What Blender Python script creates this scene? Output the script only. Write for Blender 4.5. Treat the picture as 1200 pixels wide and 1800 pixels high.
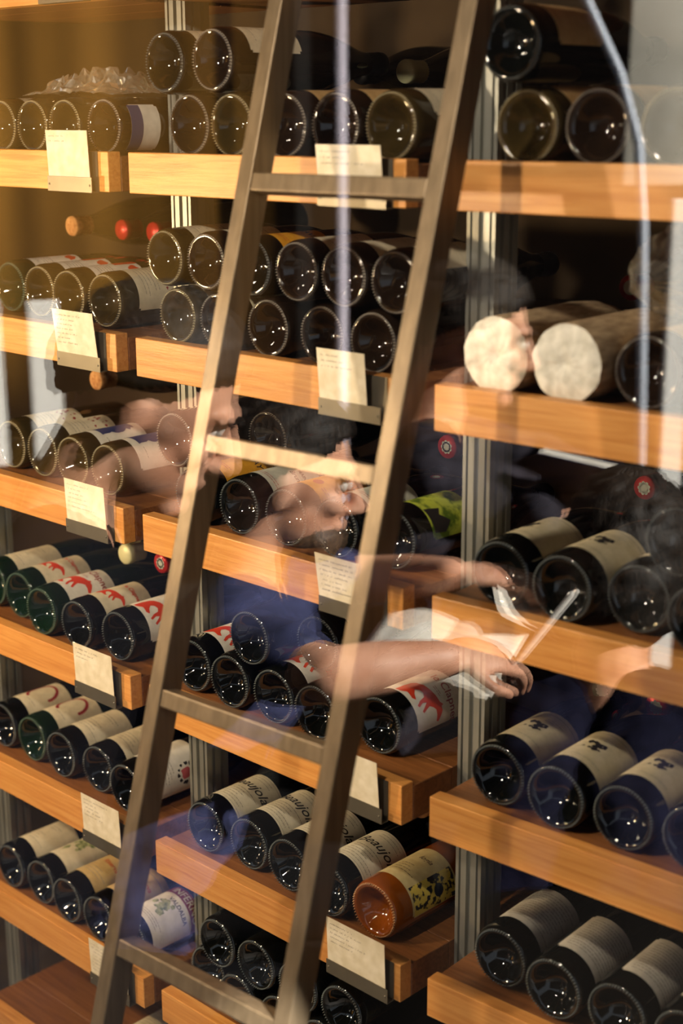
import bpy, bmesh, math, random
from mathutils import Vector, Matrix, noise
random.seed(11)
scene = bpy.context.scene
for o in list(bpy.data.objects):
    bpy.data.objects.remove(o)
COL = scene.collection

# ------------------------------------------------------------------ camera, sky, sun, exposure
cam_data = bpy.data.cameras.new('camera')
cam = bpy.data.objects.new('camera', cam_data); COL.objects.link(cam)
cam_data.sensor_fit = 'VERTICAL'; cam_data.sensor_height = 36.0; cam_data.sensor_width = 24.0
cam_data.lens = 2626.913 / 1800 * 36.0
_R = Vector((0.717645, 0.696397, -0.004012)); _U = Vector((-0.177557, 0.188539, 0.965881)); _F = Vector((-0.673393, 0.692448, -0.258954))
_m = Matrix((_R, _U, -_F)).transposed().to_4x4(); _m.translation = Vector((1.01511, -1.18256, 0.75271))
cam.matrix_world = _m
cam_data.clip_start = 0.02; cam_data.clip_end = 100
cam_data.dof.use_dof = True; cam_data.dof.focus_distance = 1.96; cam_data.dof.aperture_fstop = 3.5
scene.camera = cam

world = bpy.data.worlds.new('sky'); scene.world = world; world.use_nodes = True
bg = world.node_tree.nodes['Background']; bg.inputs[0].default_value = (0.80, 0.90, 1.0, 1); bg.inputs[1].default_value = 0.8

sun_d = bpy.data.lights.new('sun', 'SUN'); sun_d.energy = 40; sun_d.angle = 0.01; sun_d.color = (1.0, 0.93, 0.82)
sun = bpy.data.objects.new('sun', sun_d); COL.objects.link(sun)
sun.rotation_euler = Vector((-0.78, 0.25, -0.57)).to_track_quat('-Z', 'Y').to_euler()

scene.view_settings.view_transform = 'Standard'; scene.view_settings.look = 'None'
scene.view_settings.gamma = 1.0; scene.view_settings.use_curve_mapping = False
scene.view_settings.exposure = 0.0

# ------------------------------------------------------------------ materials
def lin(c):
    return tuple(((v/255)/12.92 if v/255 <= .04045 else ((v/255+.055)/1.055)**2.4) for v in c)
MAT = {}
def mat(name, rgb, rough=.5, metal=0.0, srgb=True, spec=.5, **kw):
    if name in MAT: return MAT[name]
    m = bpy.data.materials.new(name); m.use_nodes = True
    b = m.node_tree.nodes['Principled BSDF']
    c = lin(rgb) if srgb else rgb
    b.inputs['Base Color'].default_value = (*c, 1); b.inputs['Roughness'].default_value = rough
    b.inputs['Metallic'].default_value = metal; b.inputs['Specular IOR Level'].default_value = spec
    for k, v in kw.items(): b.inputs[k.replace('_', ' ')].default_value = v
    MAT[name] = m
    return m
def nodes(m): return m.node_tree.nodes, m.node_tree.links, m.node_tree.nodes['Principled BSDF']

def noise_tint(m, c1, c2, scale=(1,1,1), nscale=20, detail=4, bump=0.0, lo=.35, hi=.65, per_object=0.0, coord='Object'):
    n, l, b = nodes(m)
    tc = n.new('ShaderNodeTexCoord'); mp = n.new('ShaderNodeMapping'); mp.inputs['Scale'].default_value = scale
    nz = n.new('ShaderNodeTexNoise'); nz.inputs['Scale'].default_value = nscale; nz.inputs['Detail'].default_value = detail
    rp = n.new('ShaderNodeValToRGB'); rp.color_ramp.elements[0].position = lo; rp.color_ramp.elements[1].position = hi
    rp.color_ramp.elements[0].color = (*lin(c1), 1); rp.color_ramp.elements[1].color = (*lin(c2), 1)
    l.new(tc.outputs[coord], mp.inputs[0]); l.new(mp.outputs[0], nz.inputs['Vector']); l.new(nz.outputs[0], rp.inputs[0])
    out = rp.outputs[0]
    if per_object:
        oi = n.new('ShaderNodeObjectInfo'); ad = n.new('ShaderNodeVectorMath'); ad.operation = 'ADD'
        sc = n.new('ShaderNodeMath'); sc.operation = 'MULTIPLY'; sc.inputs[1].default_value = 37.0
        l.new(oi.outputs['Random'], sc.inputs[0]); l.new(tc.outputs[coord], ad.inputs[0]); l.new(sc.outputs[0], ad.inputs[1]); l.new(ad.outputs[0], mp.inputs[0])
        hs = n.new('ShaderNodeHueSaturation'); mr = n.new('ShaderNodeMapRange')
        mr.inputs[3].default_value = 1-per_object; mr.inputs[4].default_value = 1+per_object
        l.new(oi.outputs['Random'], mr.inputs[0]); l.new(mr.outputs[0], hs.inputs['Value']); l.new(out, hs.inputs['Color']); out = hs.outputs[0]
    l.new(out, b.inputs['Base Color'])
    if bump:
        bp = n.new('ShaderNodeBump'); bp.inputs['Strength'].default_value = bump; bp.inputs['Distance'].default_value = .002
        l.new(nz.outputs[0], bp.inputs['Height']); l.new(bp.outputs[0], b.inputs['Normal'])
    return m

def wood_mat(name, dark, mid, light, rough=.42):
    m = mat(name, mid, rough); n, l, b = nodes(m)
    tc = n.new('ShaderNodeTexCoord'); oi = n.new('ShaderNodeObjectInfo')
    sc = n.new('ShaderNodeMath'); sc.operation = 'MULTIPLY'; sc.inputs[1].default_value = 53.0
    ad = n.new('ShaderNodeVectorMath'); ad.operation = 'ADD'
    l.new(oi.outputs['Random'], sc.inputs[0]); l.new(tc.outputs['Object'], ad.inputs[0]); l.new(sc.outputs[0], ad.inputs[1])
    mp = n.new('ShaderNodeMapping'); mp.inputs['Scale'].default_value = (3.0, 62, 70); l.new(ad.outputs[0], mp.inputs[0])
    nz = n.new('ShaderNodeTexNoise'); nz.inputs['Scale'].default_value = 2.6; nz.inputs['Detail'].default_value = 6; nz.inputs['Distortion'].default_value = .8
    l.new(mp.outputs[0], nz.inputs['Vector'])
    rp = n.new('ShaderNodeValToRGB'); e = rp.color_ramp.elements
    e[0].position = .30; e[0].color = (*lin(dark), 1); e[1].position = .72; e[1].color = (*lin(light), 1)
    k = e.new(.5); k.color = (*lin(mid), 1)
    l.new(nz.outputs[0], rp.inputs[0])
    # knots
    mp2 = n.new('ShaderNodeMapping'); mp2.inputs['Scale'].default_value = (3.0, 9, 9); l.new(ad.outputs[0], mp2.inputs[0])
    vo = n.new('ShaderNodeTexVoronoi'); vo.inputs['Scale'].default_value = 1.3; l.new(mp2.outputs[0], vo.inputs['Vector'])
    r2 = n.new('ShaderNodeValToRGB'); r2.color_ramp.elements[0].position = .03; r2.color_ramp.elements[0].color = (.45, .36, .3, 1)
    r2.color_ramp.elements[1].position = .16; r2.color_ramp.elements[1].color = (1, 1, 1, 1); l.new(vo.outputs['Distance'], r2.inputs[0])
    mx = n.new('ShaderNodeMix'); mx.data_type = 'RGBA'; mx.blend_type = 'MULTIPLY'; mx.inputs[0].default_value = .35
    l.new(rp.outputs[0], mx.inputs[6]); l.new(r2.outputs[0], mx.inputs[7])
    hs = n.new('ShaderNodeHueSaturation'); mr = n.new('ShaderNodeMapRange'); mr.inputs[3].default_value = .9; mr.inputs[4].default_value = 1.1
    l.new(oi.outputs['Random'], mr.inputs[0]); l.new(mr.outputs[0], hs.inputs['Value']); l.new(mx.outputs[2], hs.inputs['Color'])
    l.new(hs.outputs[0], b.inputs['Base Color'])
    # fine pores as relief
    mp3 = n.new('ShaderNodeMapping'); mp3.inputs['Scale'].default_value = (30, 420, 420); l.new(ad.outputs[0], mp3.inputs[0])
    n3 = n.new('ShaderNodeTexNoise'); n3.inputs['Scale'].default_value = 1.5; n3.inputs['Detail'].default_value = 2; l.new(mp3.outputs[0], n3.inputs['Vector'])
    bp = n.new('ShaderNodeBump'); bp.inputs['Strength'].default_value = .25; bp.inputs['Distance'].default_value = .0008
    l.new(n3.outputs[0], bp.inputs['Height']); l.new(bp.outputs[0], b.inputs['Normal'])
    return m
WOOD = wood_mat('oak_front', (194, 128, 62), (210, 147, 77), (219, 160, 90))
DECK = wood_mat('oak_deck_shaded', (110, 67, 33), (126, 79, 40), (140, 91, 49), .5)  # same oak as the fronts, with the shade under the shelves in its colour
ALU = noise_tint(mat('aluminium', (150, 152, 146), .4, .5), (142, 144, 138), (158, 160, 154), (8, 8, 1), 6, 3)
STEEL = noise_tint(mat('ladder_steel', (120, 105, 84), .42, .5), (111, 97, 77), (129, 113, 91), (20, 20, 1.5), 5, 3)
BRKT = noise_tint(mat('bracket_steel', (120, 114, 100), .42, .7), (112, 107, 95), (128, 122, 108), (3, 3, 3), 4, 3)
CARD = noise_tint(mat('card_paper', (222, 212, 188), .85), (214, 204, 178), (232, 224, 204), (1, 1, 1), 60, 4)
INK = mat('handwriting_ink', (112, 106, 100), .8)

def glass_mat(name, rgb, rough=.04, tr=0.0):
    m = mat(name, rgb, rough, 0, True, .45); _, _, b = nodes(m)
    b.inputs['IOR'].default_value = 1.52; b.inputs['Transmission Weight'].default_value = tr
    return m
GLASS = {
 'black': glass_mat('black_green_glass', (8, 10, 9)),
 'olive': glass_mat('olive_glass', (54, 44, 22)),
 'green': glass_mat('deep_green_glass', (10, 30, 18)),
 'brown': glass_mat('brown_glass', (30, 21, 15)),
 'amber': glass_mat('amber_glass', (116, 60, 17)),
}
KNURL = {k: glass_mat('knurled_' + k, c, .12) for k, c in {'black': (112, 118, 118), 'olive': (186, 176, 144), 'green': (104, 124, 108), 'brown': (164, 158, 148), 'amber': (190, 150, 110)}.items()}  # beads paler than their glass: bright glints put into the base colour
def paper(name, rgb, rough=.75):
    c2 = tuple(max(0, v-14) for v in rgb)
    return noise_tint(mat(name, rgb, rough), c2, rgb, (1, 1, 1), 90, 3)
P_CREAM = paper('label_cream', (222, 212, 184)); P_WHITE = paper('label_white', (230, 226, 214)); P_GREY = paper('label_grey', (196, 192, 180))
P_TAN = paper('label_tan', (205, 172, 118)); P_BEIGE = paper('label_beige', (206, 196, 164)); P_YEL = paper('label_yellow', (226, 164, 44))
P_GREEN = noise_tint(mat('label_green', (150, 170, 40), .7), (84, 110, 18), (190, 204, 70), (1, 1, 1), 45, 4, lo=.42, hi=.55)
K_RED = mat('ink_red', (212, 62, 32), .6); K_DRED = mat('ink_dark_red', (150, 44, 48), .6); K_BLACK = mat('ink_black', (36, 34, 34), .6)
K_GREY = mat('ink_grey', (146, 140, 128), .7); K_BLUE = mat('ink_blue', (50, 62, 112), .6); K_GREEN = noise_tint(mat('ink_green', (120, 136, 84), .7), (92, 108, 62), (176, 182, 132), (1, 1, 1), 160, 3)
K_BURG = mat('ink_burgundy', (122, 38, 50), .6); K_PINK = mat('ink_pink', (190, 90, 96), .6); K_ORANGE = mat('ink_orange_red', (188, 84, 40), .6)
K_FLORAL = noise_tint(mat('ink_floral', (200, 176, 70), .6), (24, 26, 40), (206, 184, 84), (1, 1, 1), 130, 4, lo=.46, hi=.52)
K_NAVY = mat('ink_navy', (24, 32, 52), .6)
FOIL = {'red': mat('foil_red', (190, 38, 40), .35, .3), 'black': mat('foil_black', (22, 22, 26), .35, .2), 'gold': mat('foil_cream', (222, 222, 176), .4, .1),
        'green': mat('foil_green', (24, 76, 52), .35, .3), 'cork': noise_tint(mat('cork', (196, 142, 88), .9), (170, 112, 66), (214, 164, 108), (1, 1, 1), 180, 3), 'purple': mat('foil_purple', (92, 60, 120), .4, .2)}
SILVER = mat('foil_silver_print', (196, 204, 196), .35, .4)

# ------------------------------------------------------------------ mesh helpers
def link(name, me, m=None, parent=None, loc=None, smooth=False):
    o = bpy.data.objects.new(name, me); COL.objects.link(o)
    if m is not None and me is not None and not me.materials: me.materials.append(m)
    if smooth and me is not None:
        me.polygons.foreach_set('use_smooth', [True]*len(me.polygons))
    if parent is not None: o.parent = parent
    if name in ('fine_print', 'handwriting', 'foliage_print', 'emblem_print', 'leaf_print', 'red_script_print', 'red_curl_print', 'cap_print'): o['kind'] = 'stuff'
    if loc is not None: o.location = loc
    return o
def thing(name, label, cat, loc=(0,0,0), rotz=0.0, group=None):
    o = bpy.data.objects.new(name, None); COL.objects.link(o); o.location = loc; o.rotation_euler = (0, 0, rotz)
    o.empty_display_size = .02
    return tag(o, label, cat, group)
def tag(o, label, cat, group=None):
    o['label'] = label; o['category'] = cat
    if group: o['group'] = group
    return o
def struct(o):
    o['kind'] = 'structure'; return o
def pmesh(name, v, f):
    me = bpy.data.meshes.new(name); me.from_pydata([tuple(x) for x in v], [], f); me.update(); return me
def box_into(bm, x0, x1, y0, y1, z0, z1):
    vs = [bm.verts.new(p) for p in ((x0,y0,z0),(x1,y0,z0),(x1,y1,z0),(x0,y1,z0),(x0,y0,z1),(x1,y0,z1),(x1,y1,z1),(x0,y1,z1))]
    for q in ((0,3,2,1),(4,5,6,7),(0,1,5,4),(1,2,6,5),(2,3,7,6),(3,0,4,7)): bm.faces.new([vs[i] for i in q])
def box(name, x0, x1, y0, y1, z0, z1, bevel=0.0, seg=2):
    bm = bmesh.new(); box_into(bm, x0, x1, y0, y1, z0, z1)
    if bevel: bmesh.ops.bevel(bm, geom=bm.edges[:], offset=bevel, segments=seg, profile=.5, affect='EDGES')
    me = bpy.data.meshes.new(name); bm.to_mesh(me); bm.free(); return me
def lathe(name, prof, n=44, axis='Y', closed_start=True):
    """prof: list of (r, y)."""
    v, f, rows = [], [], []
    for r, y in prof:
        if r < 1e-6:
            rows.append([len(v)]); v.append((0, y, 0))
        else:
            rows.append(list(range(len(v), len(v)+n)))
            for i in range(n):
                a = 2*math.pi*i/n; v.append((r*math.sin(a), y, r*math.cos(a)))
    for a, b in zip(rows[:-1], rows[1:]):
        for i in range(n):
            j = (i+1) % n
            if len(a) == 1 and len(b) == 1: continue
            if len(a) == 1: f.append((a[0], b[j], b[i]))
            elif len(b) == 1: f.append((a[i], a[j], b[0]))
            else: f.append((a[i], a[j], b[j], b[i]))
    if axis == 'Z': v = [(x, -z, y) for x, y, z in v]
    me = pmesh(name, v, f); bm = bmesh.new(); bm.from_mesh(me); bmesh.ops.recalc_face_normals(bm, faces=bm.faces[:]); bm.to_mesh(me); bm.free()
    me.polygons.foreach_set('use_smooth', [True]*len(me.polygons)); return me
def tube_mesh(name, pts, r, n=8):
    v, f = [], []; pts = [Vector(p) for p in pts]
    for i, p in enumerate(pts):
        d = (pts[min(i+1, len(pts)-1)] - pts[max(i-1, 0)]).normalized()
        a = d.orthogonal().normalized() if i == 0 else (pa - d*pa.dot(d)).normalized()
        pa = a; b = d.cross(a)
        for k in range(n):
            t = 2*math.pi*k/n; v.append(p + a*r*math.cos(t) + b*r*math.sin(t))
    for i in range(len(pts)-1):
        for k in range(n):
            j = (k+1) % n; f.append((i*n+k, i*n+j, (i+1)*n+j, (i+1)*n+k))
    f.append(tuple(range(n))[::-1]); f.append(tuple(range((len(pts)-1)*n, len(pts)*n)))
    me = pmesh(name, v, f); me.polygons.foreach_set('use_smooth', [True]*len(me.polygons)); return me

# ------------------------------------------------------------------ flat print wrapped round a bottle
def wrap(name, bm, r):
    """2-D bmesh (x along the circumference, y up the bottle) -> onto a cylinder of radius r around Y."""
    xs = [v.co.x for v in bm.verts]
    if not xs: return None
    x = math.floor(min(xs)/.003)*.003
    while x < max(xs):
        bmesh.ops.bisect_plane(bm, geom=bm.verts[:]+bm.edges[:]+bm.faces[:], plane_co=(x, 0, 0), plane_no=(1, 0, 0)); x += .003
    for v in bm.verts:
        a = v.co.x/r; v.co = Vector((r*math.sin(a), v.co.y, r*math.cos(a)))
    for f in bm.faces: f.smooth = True
    me = bpy.data.meshes.new(name); bm.to_mesh(me); bm.free(); return me
def poly2d(bm, pts):
    vs = [bm.verts.new((x, y, 0)) for x, y in pts]; es = []
    for i in range(len(vs)): es.append(bm.edges.new((vs[i], vs[(i+1) % len(vs)])))
    bmesh.ops.triangle_fill(bm, edges=es, use_beauty=True, use_dissolve=False, normal=(0, 0, 1))
def rect2d(bm, x0, x1, y0, y1):
    vs = [bm.verts.new(p) for p in ((x0, y0, 0), (x1, y0, 0), (x1, y1, 0), (x0, y1, 0))]; bm.faces.new(vs)
def disc2d(bm, cx, cy, r, n=14, wob=0, seed=0):
    rn = random.Random(seed)
    vs = [bm.verts.new((cx+r*(1+wob*rn.uniform(-1, 1))*math.cos(2*math.pi*i/n), cy+r*(1+wob*rn.uniform(-1, 1))*math.sin(2*math.pi*i/n), 0)) for i in range(n)]
    bm.faces.new(vs)
def text2d(bm, s, size, cx, cy, shear=0.0, sx=1.0):
    cu = bpy.data.curves.new('lettering', 'FONT'); cu.body = s; cu.size = size; cu.shear = shear; cu.align_x = 'CENTER'; cu.resolution_u = 3; cu.offset = .0002
    ob = bpy.data.objects.new('lettering', cu); COL.objects.link(ob); bpy.context.view_layer.update()
    me = bpy.data.meshes.new_from_object(ob.evaluated_get(bpy.context.evaluated_depsgraph_get()))
    bpy.data.objects.remove(ob); bpy.data.curves.remove(cu)
    off = len(bm.verts); vs = [bm.verts.new((v.co.x*sx+cx, v.co.y+cy, 0)) for v in me.vertices]
    for p in me.polygons:
        try: bm.faces.new([vs[i] for i in p.vertices])
        except ValueError: pass
    bpy.data.meshes.remove(me)
def lines2d(bm, x0, x1, y0, y1, n, rn, t=.0007, frac=(.5, 1.0)):
    for i in range(n):
        y = y0+(y1-y0)*(i+.5)/n; x = x0
        end = x0+(x1-x0)*rn.uniform(*frac)
        while x < end:
            w = rn.uniform(.002, .007); rect2d(bm, x, min(x+w, end), y-t/2, y+t/2); x += w+.0012

RB = 0.0385            # bottle body radius
FOX = [(.0,.02),(.0,.2),(.03,.33),(.09,.39),(.2,.44),(.35,.47),(.5,.5),(.62,.52),(.68,.57),(.7,.53),(.78,.53),(.86,.49),(.96,.43),(.93,.39),(.82,.41),(.72,.41),(.66,.36),(.62,.3),(.66,.22),(.7,.16),(.66,.14),(.58,.23),(.54,.27),(.52,.2),(.57,.11),(.53,.09),(.46,.18),(.43,.28),(.35,.32),(.26,.3),(.22,.24),(.3,.17),(.42,.12),(.36,.08),(.2,.1),(.1,.03)]
LABEL = {}
def label_parts(kind):
    """-> (label mesh, label material, y0, [(print mesh, material, name)])"""
    if kind in LABEL: return LABEL[kind]
    rn = random.Random(kind); r1, r2, r3 = RB+.0003, RB+.0006, RB+.0008
    W, H, y0 = .092, .084, .030; base = P_CREAM; pr = []
    def new(): return bmesh.new()
    def add(bm, m, nm='print', rr=r2):
        for v in bm.verts: v.co.y += y0
        me = wrap(nm, bm, rr)
        if me: pr.append((me, m, nm))
    if kind == 'fox':
        base = P_WHITE
        b = new(); poly2d(b, [((x-.36)*.068, y*H*1.05) for x, y in FOX]); add(b, K_RED, 'fox_print')
        b = new(); text2d(b, 'le Clapnet', .0165, .014, .061); lines2d(b, -.004, .014, .048, .054, 2, rn, .0008); add(b, K_DRED, 'lettering')
    elif kind == 'foxsmall':
        base = P_CREAM
        b = new(); poly2d(b, [((x-.45)*.050, .012+y*H*.62) for x, y in FOX]); add(b, K_RED, 'fox_print')
        b = new(); text2d(b, 'le Clapnet', .010, .008, .058); add(b, K_RED, 'lettering')
    elif kind == 'beaujolais':
        base = paper('label_antique', (214, 208, 184)); W = .098
        b = new(); text2d(b, 'Beaujolais', .0215, .004, .046, .35); add(b, K_BLACK, 'lettering')
        b = new(); lines2d(b, -.030, .036, .006, .040, 6, rn, .0011); lines2d(b, -.02, .03, .066, .078, 2, rn, .001)
        rect2d(b, -.044, .044, .080, .0806); rect2d(b, -.044, .044, .003, .0036); add(b, K_GREY, 'fine_print')
    elif kind == 'redtop':
        base = P_WHITE
        b = new(); rect2d(b, -.040, -.004, .046, .084); disc2d(b, .010, .070, .008, 12, .3, 3); add(b, K_RED, 'red_print')
        b = new(); lines2d(b, -.03, .036, .008, .036, 6, rn, .001); add(b, K_GREY, 'fine_print')
    elif kind == 'bluetop':
        base = P_WHITE
        top = [(-.045, .012), (-.045, .072)] + [(-.045+.0032*i, .072) for i in range(1, 14)]
        edge = [(.004+rn.uniform(-.004, .004), .072-.0045*i) for i in range(14)]
        b = new(); poly2d(b, [(-.044, .010), (-.044, .074)] + edge); add(b, K_BLUE, 'blue_print')
        b = new(); lines2d(b, .012, .034, .012, .02, 1, rn, .001); add(b, K_GREY, 'fine_print')
    elif kind == 'redcurl':
        base = P_CREAM; b = new()
        for i in range(26):
            a = i/25*4.4; disc2d(b, .002+.021*math.cos(a), .044+.025*math.sin(a), .0030, 7)
        add(b, K_DRED, 'red_curl_print')
        b = new(); lines2d(b, .0, .03, .012, .018, 1, rn, .001); add(b, K_GREY, 'fine_print')
    elif kind == 'emblem':
        base = P_BEIGE; W = .100; b = new()
        for i in range(16): disc2d(b, -.010+rn.uniform(-.011, .011), .042+rn.uniform(-.009, .009), rn.uniform(.0018, .0042), 7, .4, i)
        add(b, K_BLACK, 'emblem_print')
        b = new(); rect2d(b, -.045, .045, .076, .0768); lines2d(b, -.03, .03, .008, .014, 1, rn, .0009); lines2d(b, -.024, .016, .058, .066, 2, rn, .0009); add(b, K_GREY, 'fine_print')
    elif kind == 'text':
        base = P_GREY; W = .088
        b = new(); lines2d(b, -.036, .036, .008, .076, 13, rn, .0009, (.75, 1)); add(b, mat('ink_mid', (118, 114, 108), .7), 'fine_print')
    elif kind == 'yellow':
        base = P_YEL
        b = new(); disc2d(b, -.018, .020, .007, 14); lines2d(b, -.004, .036, .010, .018, 2, rn, .0012); add(b, K_ORANGE, 'seal_print')
        b = new(); text2d(b, 'SAVAY', .013, .010, .058, .2); add(b, K_BLACK, 'lettering')
    elif kind == 'palegrey':
        base = paper('label_pale_grey', (202, 204, 190))
        b = new(); text2d(b, 'DOMAINE', .0075, .002, .056); text2d(b, 'Brun', .010, .004, .044, .2); add(b, K_BLACK, 'lettering')
        b = new(); lines2d(b, -.028, .036, .006, .014, 2, rn, .0009); add(b, K_DRED, 'fine_print')
    elif kind == 'green':
        base = P_GREEN; W, H = .088, .074
        b = new(); poly2d(b, [(.004, .002), (.036, .004), (.038, .022), (.026, .034), (.016, .020), (.008, .026)]); add(b, K_BLACK, 'dark_print')
    elif kind == 'rose':
        base = P_WHITE; W = .110
        b = new(); disc2d(b, .024, .056, .0095, 12, .25, 4); add(b, K_PINK, 'rose_print')
        b = new()
        for i in range(11):
            a = i*.6; disc2d(b, .024+.0145*math.cos(a), .056+.0145*math.sin(a), rn.uniform(.0016, .0036), 6, .5, i)
        add(b, K_BLACK, 'leaf_print')
        b = new(); lines2d(b, .0, .036, .014, .036, 4, rn, .0009); add(b, K_GREY, 'fine_print')
    elif kind == 'inferno':
        base = P_WHITE; W, H, y0 = .104, .092, .014
        b = new(); rect2d(b, -.052, .052, .073, .092); add(b, K_BURG, 'burgundy_band')
        b = new(); text2d(b, 'INFERNO', .0175, .000, .0765, 0, 1.0); add(b, P_CREAM, 'lettering', r3)
        b = new(); text2d(b, "VALDALBA", .0105, .004, .058); add(b, K_BLACK, 'lettering_small')
        b = new()
        for i in range(22): disc2d(b, rn.gauss(-.014, .009), rn.gauss(.042, .009), rn.uniform(.003, .006), 8, .4, i)
        add(b, K_GREEN, 'foliage_print')
        b = new(); lines2d(b, -.03, .034, .006, .018, 3, rn, .0009); add(b, K_GREY, 'fine_print')
    elif kind == 'foliage':
        base = P_CREAM; W, H = .098, .092
        b = new(); rect2d(b, -.045, .045, .080, .092); add(b, K_BURG, 'burgundy_band')
        b = new()
        for i in range(20): disc2d(b, rn.gauss(-.004, .011), rn.gauss(.048, .010), rn.uniform(.003, .006), 8, .4, i)
        add(b, K_GREEN, 'foliage_print')
    elif kind == 'tanscript':
        base = paper('label_dark_cream', (206, 178, 122))
        b = new(); text2d(b, 'Riserva', .012, .0, .046, .3); add(b, K_ORANGE, 'lettering')
        b = new(); lines2d(b, -.03, .03, .010, .03, 3, rn, .001); rect2d(b, -.03, .03, .070, .0712); add(b, K_GREY, 'fine_print')
    elif kind == 'tan':
        base = P_TAN
    elif kind == 'owl':
        base = paper('label_sand', (192, 176, 128)); W = .100
        b = new(); rect2d(b, .010, .049, .003, .081); add(b, K_FLORAL, 'floral_print')
        b = new(); disc2d(b, .030, .050, .0085, 16); add(b, K_NAVY, 'eye_print', r3)
        b = new(); text2d(b, 'logia', .011, -.012, .056, .3); lines2d(b, -.034, .002, .016, .040, 4, rn, .001); add(b, mat('ink_brown', (92, 72, 50), .7), 'lettering')
    elif kind == 'white':
        base = P_WHITE
        b = new(); rect2d(b, .006, .020, .050, .060); disc2d(b, .026, .040, .004, 10); add(b, K_BLACK, 'dark_print')
        b = new(); lines2d(b, -.03, .03, .010, .026, 3, rn, .0009); add(b, K_GREY, 'fine_print')
    elif kind == 'redscript':
        base = P_CREAM; b = new()
        for i in range(14): disc2d(b, rn.uniform(-.006, .026), rn.uniform(.050, .076), rn.uniform(.0012, .003), 6, .5, i)
        add(b, K_DRED, 'red_script_print')
        b = new(); lines2d(b, -.03, .034, .010, .040, 5, rn, .0009); add(b, K_GREY, 'fine_print')
    elif kind == 'bluewhite':
        base = P_WHITE; W, H, y0 = .070, .05, .018
        b = new(); rect2d(b, -.034, .034, .0, .020); add(b, K_BLUE, 'blue_band')
    else:                                  # cream with a few lines
        base = P_CREAM
        b = new(); lines2d(b, -.03, .032, .010, .036, 4, rn, .0009); lines2d(b, -.02, .02, .052, .064, 2, rn, .0012); add(b, K_GREY, 'fine_print')
    b = bmesh.new(); rect2d(b, -W/2, W/2, y0, y0+H); bmesh.ops.bevel(b, geom=b.verts[:], offset=.003, segments=2, affect='VERTICES')
    me = wrap('label', b, r1)
    LABEL[kind] = (me, base, pr); return LABEL[kind]

# ------------------------------------------------------------------ bottle meshes (axis +Y, base at y = 0)
def body_profile(kind):
    base = [(0, .026), (.006, .0255), (.013, .022), (.020, .0145), (.026, .006), (.0295, .0018), (.032, .0004), (.0345, .0010), (.0368, .0038), (.0380, .0085), (RB, .014)]
    if kind == 'burgundy':
        top = [(RB, .155), (.0375, .170), (.0350, .188), (.0305, .207), (.0250, .225), (.0200, .240), (.0165, .252), (.0148, .262), (.0140, .276), (.0140, .286), (.0152, .287), (.0152, .293), (.0138, .296), (.0095, .296), (.0090, .290), (0, .290)]
    else:
        top = [(RB, .188), (.0378, .197), (.0350, .206), (.0290, .216), (.0220, .224), (.0170, .231), (.0145, .240), (.0138, .262), (.0138, .284), (.0150, .285), (.0150, .292), (.0138, .296), (.0095, .296), (.0090, .290), (0, .290)]
    return base+top
BODY = {k: lathe('glass_body_'+k, body_profile(k), 48) for k in ('burgundy', 'bordeaux')}
def body_mesh(kind, gl):
    key = kind+gl
    if key not in BODY:
        me = BODY[kind].copy(); me.materials.clear(); me.materials.append(GLASS[gl]); BODY[key] = me
    return BODY[key]
def knurl_mesh():
    nt, per = 60, 4; n = nt*per; v, f = [], []
    for i in range(n):
        a = 2*math.pi*i/n; t = max(0, math.cos(a*nt)+.25)/1.25; h = -.0016+.0036*t
        for rr, yy in ((.0332, .0006), (.0337, -h), (.0344, -h), (.0351, .0016)): v.append((rr*math.sin(a), yy, rr*math.cos(a)))
    for i in range(n):
        j = (i+1) % n
        for k in range(3): f.append((i*4+k, j*4+k, j*4+k+1, i*4+k+1))
    return pmesh('knurled_ring', v, f)
_kn = knurl_mesh(); KN = {}
for k in GLASS:
    me = _kn.copy(); me.materials.append(KNURL[k]); KN[k] = me
CAPM = {}
def capsule_mesh(col):
    if col not in CAPM:
        me = lathe('capsule', [(.0146, .250), (.0147, .256), (.0146, .284), (.0156, .2855), (.0156, .2945), (.0148, .2972), (0, .2974)], 28)
        me.materials.append(FOIL[col]); CAPM[col] = me
    return CAPM[col]

ZL = {0: .9370, 1: .7048, 2: .4742, 3: .2401, 4: 0.0, 5: -.2336, 6: -.4711, 7: -.7060}
LIP = .006
BAYS = {'left': (-1.000, -.5428), 'middle': (-.5019, -.0400), 'right': (0.0, .4600)}
RIGHT_ROT = math.radians(3.606); RIGHT_Y = .0027
ROW = {0: 'highest', 1: 'top', 2: 'second', 3: 'third', 4: 'fourth', 5: 'fifth', 6: 'sixth', 7: 'lowest'}
bay_frame = {'left': Matrix.Identity(4), 'middle': Matrix.Identity(4), 'right': Matrix.Translation((0, RIGHT_Y, 0)) @ Matrix.Rotation(RIGHT_ROT, 4, 'Z')}

LOOK = {'fox': 'red fox label', 'foxsmall': 'small red fox on cream label', 'beaujolais': 'black script on cream label', 'redtop': 'red-printed white label', 'bluetop': 'blue brushed white label',
        'redcurl': 'red curl on cream label', 'emblem': 'beige emblem label', 'text': 'grey label of dense text', 'yellow': 'yellow-orange label', 'palegrey': 'pale grey label', 'green': 'lime green label',
        'rose': 'rose flower on white label', 'inferno': 'burgundy-banded foliage label', 'foliage': 'foliage cream label', 'tanscript': 'tan script label', 'tan': 'plain tan label', 'owl': 'yellow floral label',
        'white': 'black-marked white label', 'redscript': 'red-scrawled cream label', 'bluewhite': 'blue-banded white label', 'cream': 'cream label', None: 'no visible label'}
GCOL = {'black': 'near-black', 'olive': 'olive', 'green': 'dark green', 'brown': 'brown', 'amber': 'amber'}
ORD = ['first', 'second', 'third', 'fourth', 'fifth', 'sixth', 'seventh']
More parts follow.
